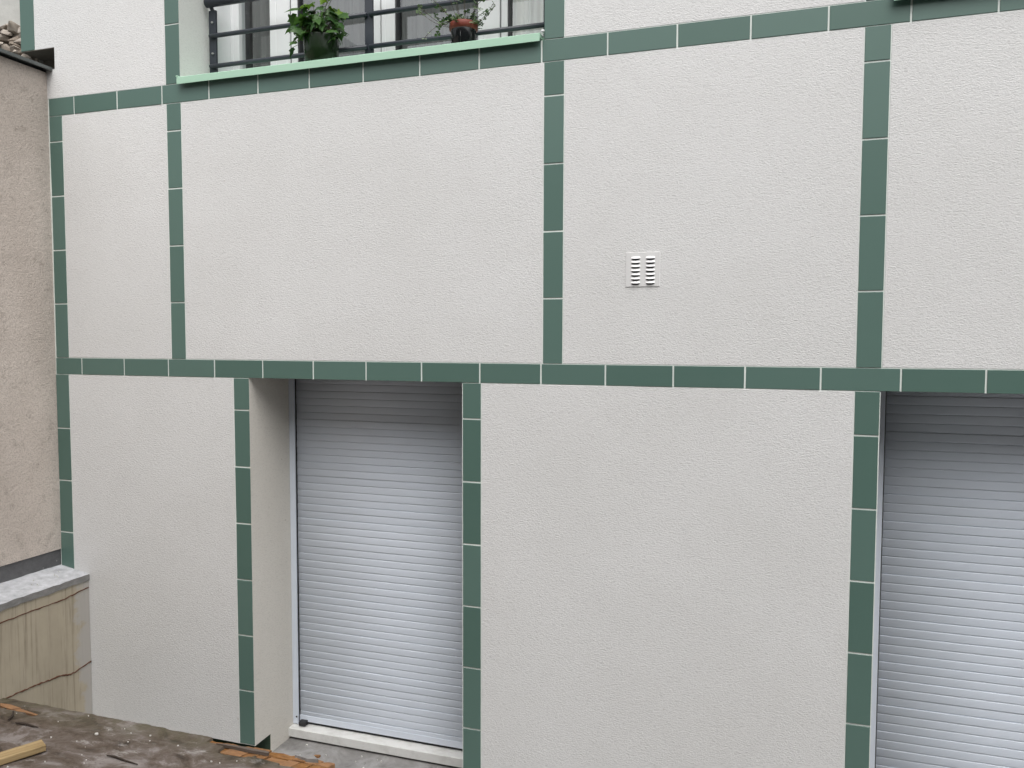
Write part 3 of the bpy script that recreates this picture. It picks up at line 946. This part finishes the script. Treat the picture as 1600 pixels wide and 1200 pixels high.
LW = empty('low_wall', (-0.1, -1.5, FLOOR))
tag(LW, 'low ochre wall with cracks and grey coping, standing in the left corner', 'wall')
m = MB(); m.quad_box(-0.60, 0.007, -5.39, -0.0012, FLOOR, -1.272)
build('body', m, 'ochre', LW, (0, -1, -1.7))
def coping():
    v, f = [], []
    ny = 120; y0, y1 = -2.4, -0.0012
    xs = [0.013, -0.02, -0.06, -0.10, -0.15, -0.2005]
    idx = {}
    for j in range(ny + 1):
        y = y0 + (y1 - y0) * j / ny
        for i, x in enumerate(xs):
            z = -1.2365 + (0.013 - x) * 0.17 + noise2(x, y, 18, 2.0) * 0.004 + noise2(x, y, 55, 7.0) * 0.0015
            xx = x + (noise2(0, y, 22, 1.0) * 0.004 + noise2(0, y, 60, 3.0) * 0.002 if i == 0 else 0)
            idx[i, j] = len(v); v.append((xx, y, z))
        bz = -1.272 + noise2(0, y, 13, 5.0) * 0.008 + noise2(0, y, 40, 8.0) * 0.004
        idx[-1, j] = len(v); v.append((0.0125, y, bz))
        idx[-2, j] = len(v); v.append((0.0, y, bz - 0.002))
    order = [-2, -1] + list(range(len(xs)))
    for j in range(ny):
        for a, b in zip(order[:-1], order[1:]):
            f.append((idx[a, j], idx[a, j + 1], idx[b, j + 1], idx[b, j]))
    return v, f, idx
cv, cf, ci = coping()
m = MB(); m.v = cv; m.f = cf; m.sm = [False] * len(cf)
o = build('coping', m, 'coping', LW, (-0.1, -1, -1.22))
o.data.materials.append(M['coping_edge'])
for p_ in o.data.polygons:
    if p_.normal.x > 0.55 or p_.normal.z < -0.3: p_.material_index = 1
def crack(pts, w):
    m = MB(); rr = random.Random(3)
    n_ = len(pts)
    out = []
    for (a, b) in zip(pts[:-1], pts[1:]):
        for q in range(5):
            u = q / 5
            out.append((a[0] + (b[0] - a[0]) * u, a[1] + (b[1] - a[1]) * u + rr.uniform(-0.0025, 0.0025)))
    out.append(pts[-1])
    m.tube([(0.0073, y, z) for y, z in out], [w * rr.uniform(0.6, 1.25) for _ in out], 6)
    return build('crack', m, 'crack', LW, (0.007, -0.3, pts[0][1]))
crack([(-0.003, -1.313), (-0.098, -1.322), (-0.188, -1.334), (-0.332, -1.331), (-0.446, -1.332), (-0.60, -1.334)], 0.0034)
crack([(-0.003, -1.748), (-0.11, -1.767), (-0.152, -1.768), (-0.206, -1.749), (-0.268, -1.747), (-0.315, -1.741), (-0.385, -1.738), (-0.461, -1.735), (-0.555, -1.730)], 0.0042)

# ------------------------------------------------------------------ potted plants
def ivy_mesh(seed, s):
    rr = random.Random(seed)
    out = [(0, 0), (0.20, -0.16), (0.52, -0.10), (0.36, 0.12), (0.62, 0.42), (0.30, 0.42), (0.20, 0.62), (0, 1.05)]
    out = [(x * rr.uniform(0.88, 1.12), y + rr.uniform(-.04, .04)) for x, y in out]
    out[0] = (0, 0); out[-1] = (0, out[-1][1])
    m = MB()
    cz = lambda x, y: -0.22 * abs(x) ** 1.3 - 0.25 * max(0, y - 0.3) ** 2 + 0.05 * math.sin(9 * x + 5 * y + seed)
    mid = [(0, 0), (0, 0.22), (0, 0.42), (0, 0.72), (0, out[-1][1])]
    for sgn in (1, -1):
        b = len(m.v)
        pts = out + [(0, 0.72), (0, 0.42), (0, 0.22)]
        for (x, y) in pts: m.v.append((sgn * x * s, y * s, cz(x, y) * s))
        n_ = len(pts)
        fs = [(0, 1, 2, 3, 10), (3, 4, 5, 9, 10), (5, 6, 7, 8, 9)]
        for f_ in fs:
            q = tuple(b + i for i in f_)
            m.f.append(q if sgn > 0 else q[::-1]); m.sm.append(True)
    me = m.mesh('leaf', False)
    bm = bmesh.new(); bm.from_mesh(me); bmesh.ops.remove_doubles(bm, verts=bm.verts, dist=1e-5); bm.to_mesh(me); bm.free()
    return me
def small_leaf_mesh(seed, s):
    rr = random.Random(seed); m = MB()
    for a0 in (0, 2.1, 4.2):
        b = len(m.v); m.v.append((0, 0, 0))
        for q in range(6):
            an = a0 + (-0.8 + 1.6 * q / 5); r = s * (0.75 + 0.3 * math.sin(math.pi * q / 5)) * rr.uniform(.9, 1.1)
            m.v.append((r * math.cos(an), r * math.sin(an), 0.12 * s * math.sin(q * 2.2 + a0)))
        for q in range(5): m.f.append((b, b + 1 + q, b + 2 + q)); m.sm.append(False)
    return m.mesh('leaf', False)

def bez(a, b, c, n=7):
    a, b, c = Vector(a), Vector(b), Vector(c)
    return [(a * (1 - u) ** 2 + b * 2 * u * (1 - u) + c * u * u) for u in [i / n for i in range(n + 1)]]

# ivy in a green glazed pot
px, py, pz = 1.522, 0.075, 1.4845
PI_ = empty('potted_ivy', (px, py, pz))
tag(PI_, 'ivy with lobed bright green leaves in a dark green glazed pot', 'potted plant', 'potted plants on the window sill')
m = MB(); m.lathe([(0.0, 0.0), (0.074, 0.0), (0.080, 0.004), (0.086, 0.07), (0.0895, 0.132), (0.0895, 0.138), (0.083, 0.139), (0.081, 0.125), (0.079, 0.112)], 32, px, py, pz)
build('pot', m, 'pot_green', PI_, (px, py, pz))
m = MB(); m.lathe([(0.080, 0.118), (0.04, 0.124), (0.0, 0.126)], 24, px, py, pz)
build('soil', m, 'soil', PI_, (px, py, pz + 0.12))
ivm = [ivy_mesh(i, 0.060) for i in range(4)]
ivd = []
for me in ivm:
    d = me.copy(); d.materials.append(M['leaf_young']); ivd.append(d)
    me.materials.append(M['leaf'])
rr = random.Random(21)
top = Vector((px, py, pz + 0.128))
targets = []
for q in range(72):            # bushy heart
    an = rr.uniform(0, 2 * math.pi); ra = 0.115 * math.sqrt(rr.random())
    z = rr.uniform(0.0, 0.16) * (1 - ra * 3.2) + 0.012
    targets.append((px + ra * math.cos(an), py + ra * 0.8 * math.sin(an), pz + 0.13 + z, 0.0))
# fronds at left, right and top
fr = [((1.40, 0.05, 1.775), .6), ((1.365, 0.05, 1.742), .3), ((1.43, 0.06, 1.79), .8), ((1.455, 0.04, 1.77), .5), ((1.49, 0.05, 1.785), .7), ((1.53, .05, 1.765), .5),
      ((1.55, 0.05, 1.815), 1.), ((1.57, 0.06, 1.83), 1.), ((1.60, 0.05, 1.80), 1.), ((1.585, 0.05, 1.76), .8), ((1.545, .06, 1.86), 1.), ((1.61, .05, 1.845), 1.), ((1.59, .07, 1.885), 1.), ((1.625, .06, 1.735), .8), ((1.655, 0.05, 1.715), .6), ((1.60, .04, 1.70), .6),
      ((1.655, 0.03, 1.665), .2), ((1.632, 0.02, 1.60), .2), ((1.655, 0.02, 1.585), .2), ((1.617, .0, 1.625), .1), ((1.375, 0.03, 1.675), .2), ((1.40, 0.02, 1.60), .3), ((1.385, 0.02, 1.57), .2), ((1.425, 0.0, 1.615), .2), ((1.43, 0.0, 1.66), .1), ((1.46, -0.01, 1.64), .1),
      ((1.475, -.01, 1.70), .2), ((1.56, -.01, 1.68), .2), ((1.53, -.02, 1.655), .1), ((1.42, .02, 1.715), .4)]
stm = MB()
for (p_, yg) in fr: targets.append((*p_, yg))
for (x, y, z, yg) in targets:
    c_ = Vector((x, y, z))
    base_ = top + Vector((rr.uniform(-.05, .05), rr.uniform(-.05, .05), -0.01))
    mid_ = (base_ + c_) / 2 + Vector((0, 0, 0.05))
    stm.tube(bez(base_, mid_, c_, 5), 0.0012, 4, False)
    young = rr.random() < yg * 0.7
    me = rr.choice(ivd if young else ivm)
    o = link('leaf', me, None, PI_, c_)
    out_ = Vector((x - px, y - py - 0.03, 0.0))
    ang = math.atan2(out_.y, out_.x) - math.pi / 2 + rr.gauss(0, 0.6)
    tilt = -rr.uniform(0.25, 1.25)
    o.rotation_euler = (tilt, rr.gauss(0, 0.35), ang)
    s_ = rr.uniform(0.65, 1.15)
    o.scale = (s_, s_, s_)
build('stems', stm, 'stem', PI_, tuple(top))

# trailing plant in a red pot inside a black cover pot
px, py, pz = 2.290, 0.075, 1.4845
PT = empty('potted_trailer', (px, py, pz))
tag(PT, 'small leaved trailing plant with thin stems in a red rimmed black pot', 'potted plant', 'potted plants on the window sill')
m = MB(); m.lathe([(0.0, 0.0), (0.054, 0.0), (0.0575, 0.004), (0.0605, 0.082), (0.0605, 0.086), (0.055, 0.086)], 32, px, py, pz)
for q in range(7):
    an = 2 * math.pi * q / 7 + 0.35
    m.tube([(px + 0.0568 * math.cos(an), py + 0.0568 * math.sin(an), pz + 0.004), (px + 0.0600 * math.cos(an), py + 0.0600 * math.sin(an), pz + 0.074)], 0.0016, 6)
build('cover_pot', m, 'pot_black', PT, (px, py, pz))
m = MB(); m.lathe([(0.050, 0.05), (0.0575, 0.080), (0.0612, 0.083), (0.0672, 0.087), (0.0672, 0.112), (0.0645, 0.116), (0.0605, 0.115), (0.0595, 0.10), (0.058, 0.095)], 32, px, py, pz)
build('pot', m, 'pot_red', PT, (px, py, pz + 0.08))
m = MB(); m.lathe([(0.0592, 0.099), (0.03, 0.103), (0.0, 0.104)], 24, px, py, pz)
build('soil', m, 'soil', PT, (px, py, pz + 0.1))
slm = [small_leaf_mesh(i, 0.0135) for i in range(3)]; slp = []
for me in slm:
    d = me.copy(); d.materials.append(M['leaf_pale']); slp.append(d); me.materials.append(M['leaf_small'])
rr = random.Random(5)
stm = MB()
def put(c_, pale, s_=1.0):
    o = link('leaf', rr.choice(slp if pale else slm), None, PT, c_)
    o.rotation_euler = (rr.gauss(0.35, 0.45), rr.gauss(0, 0.45), rr.uniform(0, 6.28)); s_ *= rr.uniform(0.7, 1.25); o.scale = (s_, s_, s_)
for q in range(75):            # mound over the rim
    an = rr.uniform(0, 6.28); ra = 0.088 * math.sqrt(rr.random())
    c_ = Vector((px + ra * math.cos(an) * 1.08, py + ra * math.sin(an), pz + 0.115 + rr.uniform(0, 0.06) * (1 - ra * 6) - max(0, ra - 0.062) * 0.9))
    put(c_, rr.random() < 0.16)
    stm.tube(bez((px + (c_.x - px) * .4, py + (c_.y - py) * .4, pz + 0.1), (c_.x, c_.y, c_.z - 0.01), c_, 3), 0.0008, 4, False)
arms = [((2.145, 0.02, 1.72), (2.22, 0.05, 1.655)), ((2.085, 0.02, 1.665), (2.17, 0.03, 1.585)), ((2.09, 0.02, 1.685), (2.17, .04, 1.60)), ((2.115, 0.01, 1.53), (2.19, 0.02, 1.62)), ((2.185, 0.01, 1.545), (2.2, 0.02, 1.62)),
        ((2.215, .04, 1.765), (2.235, .06, 1.70)), ((2.245, .05, 1.735), (2.26, .06, 1.69)), ((2.255, .05, 1.79), (2.26, .06, 1.70)), ((2.315, .05, 1.80), (2.30, .06, 1.70)), ((2.295, .06, 1.83), (2.30, .06, 1.70)),
        ((2.41, 0.03, 1.70), (2.35, .05, 1.69)), ((2.405, .03, 1.68), (2.35, .05, 1.67)), ((2.46, .02, 1.655), (2.41, .03, 1.59)), ((2.455, .02, 1.632), (2.41, .03, 1.58)), ((2.425, .02, 1.625), (2.38, .04, 1.62)), ((2.395, .02, 1.63), (2.36, .04, 1.63)), ((2.375, .03, 1.645), (2.34, .05, 1.63)),
        ((2.175, .01, 1.62), (2.21, .03, 1.62)), ((2.18, .02, 1.675), (2.22, .04, 1.65)), ((2.165, .02, 1.70), (2.22, .04, 1.66)), ((2.195, .0, 1.57), (2.21, .02, 1.62)), ((2.205, .02, 1.60), (2.22, .03, 1.62))]
for (e_, mdl) in arms:
    pts = bez((px + (e_[0] - px) * 0.3, py, pz + 0.108), mdl, e_, 8)
    stm.tube(pts, 0.0011, 5, False)
    put(Vector(e_), rr.random() < 0.35, 1.05)
    for u in (4, 5, 6, 7):
        if rr.random() < 0.6: put(pts[u] + Vector((rr.uniform(-.014, .014), rr.uniform(-.01, .01), rr.uniform(0, .014))), rr.random() < 0.3, 0.8)
build('stems', stm, 'stem', PT, (px, py, pz + 0.1))

# ------------------------------------------------------------------ things lying on the terrace
a, b = Vector((0.5325, -1.10, 0)), Vector((0.6495, -0.875, 0))
dirv = (b - a).normalized(); L_ = 0.62
ctr = b - dirv * (L_ / 2)
m = MB(); m.quad_box(-L_ / 2, L_ / 2, -0.036, 0.036, 0, 0.028)
pl = link('plank', m.mesh('plank'), M['pine'], None, (ctr.x, ctr.y, TZ + 0.004), (0, 0, math.atan2(dirv.y, dirv.x)))
bv = pl.modifiers.new('worn', 'BEVEL'); bv.width = 0.003; bv.segments = 2
tag(pl, 'short sawn yellowish wood plank on the dirty terrace, bottom left corner', 'plank')
m = MB(); m.prism([(1.35, -0.597), (1.394, -0.589), (1.502, -0.585), (1.623, -0.587), (1.628, -0.600), (1.521, -0.603), (1.40, -0.600)], TZ - 0.008, TZ + 0.005, 0.0015)
tag(build('wood_strip', m, 'old_wood', None, (1.5, -0.6, TZ - 0.008)), 'dark weathered wood strip lying across the broken orange bricks', 'wood strip')
for pts, lb in (([(0.326, -0.747), (0.36, -0.742), (0.383, -0.741), (0.43, -0.744), (0.467, -0.746)], 'dark straight twig lying on the terrace behind the plank'),
                ([(0.268, -0.738), (0.258, -0.715), (0.246, -0.697), (0.212, -0.663)], 'thin curved twig beside the orange brick by the low wall'),
                ([(0.971, -0.842), (1.01, -0.839), (1.035, -0.843), (1.09, -0.852), (1.154, -0.858)], 'longest dark twig on the terrace, nearest the bottom edge')):
    m = MB(); m.tube([(x, y, TZ + 0.008) for x, y in pts], [0.0025, 0.005, 0.0045, 0.004, 0.002][:len(pts)], 6)
    tag(build('twig', m, 'twig', None, (pts[0][0], pts[0][1], TZ + 0.004)), lb, 'twig', 'twigs on the terrace')
chips = [(0.586, -0.573), (0.408, -0.68), (0.497, -0.664), (0.596, -0.791), (0.851, -0.618), (0.912, -0.642), (0.79, -0.651), (0.77, -0.702), (1.046, -0.671), (1.2, -0.668), (0.75, -0.959), (0.635, -1.041), (0.854, -0.864), (0.907, -0.891), (1.429, -0.728), (1.534, -0.693), (0.377, -0.737), (1.014, -0.633), (0.961, -0.712)]
rr = random.Random(12)
m = MB()
def chip(x, y, z, r):
    n_ = 6; a0 = rr.uniform(0, 6)
    poly = [(x + r * rr.uniform(.6, 1.3) * math.cos(a0 + 6.283 * q / n_), y + r * rr.uniform(.5, 1.1) * math.sin(a0 + 6.283 * q / n_)) for q in range(n_)]
    m.prism(poly, z - 0.006, z + r * rr.uniform(0.35, 0.8), r * 0.25)
for (x, y) in chips: chip(x, y, TZ + 0.002, rr.uniform(0.0018, 0.0045) * (2.0 if rr.random() < 0.18 else 1))
for q in range(9):
    chip(rr.uniform(0.05, 1.85), -0.58 - 0.5 * rr.random() ** 1.3, TZ + 0.001, rr.uniform(0.0012, 0.0032))
for q in range(26):
    chip(rr.uniform(1.15, 2.2), rr.uniform(-0.05, 0.29), FLOOR + 0.003, rr.uniform(0.002, 0.006))
for q in range(10):
    chip(-0.19 + rr.uniform(-.005, .19), rr.uniform(-0.5, -0.05), -1.209, rr.uniform(0.0015, 0.003))
tag(build('plaster_chips', m, 'chip', None, (0.9, -0.7, TZ)), 'white plaster crumbs scattered over the terrace and floor', 'debris', None, 'stuff')
m = MB(); m.prism([(1.362, 0.170), (1.392, 0.176), (1.397, 0.192), (1.366, 0.188)], FLOOR, FLOOR + 0.012, 0.002)
tag(build('brick_fragment', m, 'terracotta', None, (1.38, 0.18, FLOOR)), 'tiny red brick fragment lying on the concrete below the door sill', 'brick fragment')

# ------------------------------------------------------------------ unseen wall behind the viewpoint, added to shade the lower facade
m = MB()
m.quad_box(-4.0, 16.0, -5.7, -5.4, FLOOR, 3.5)
tag(build('shade_wall', m, 'shade_wall_mat', None, (3, -7.3, FLOOR)), kind='structure')
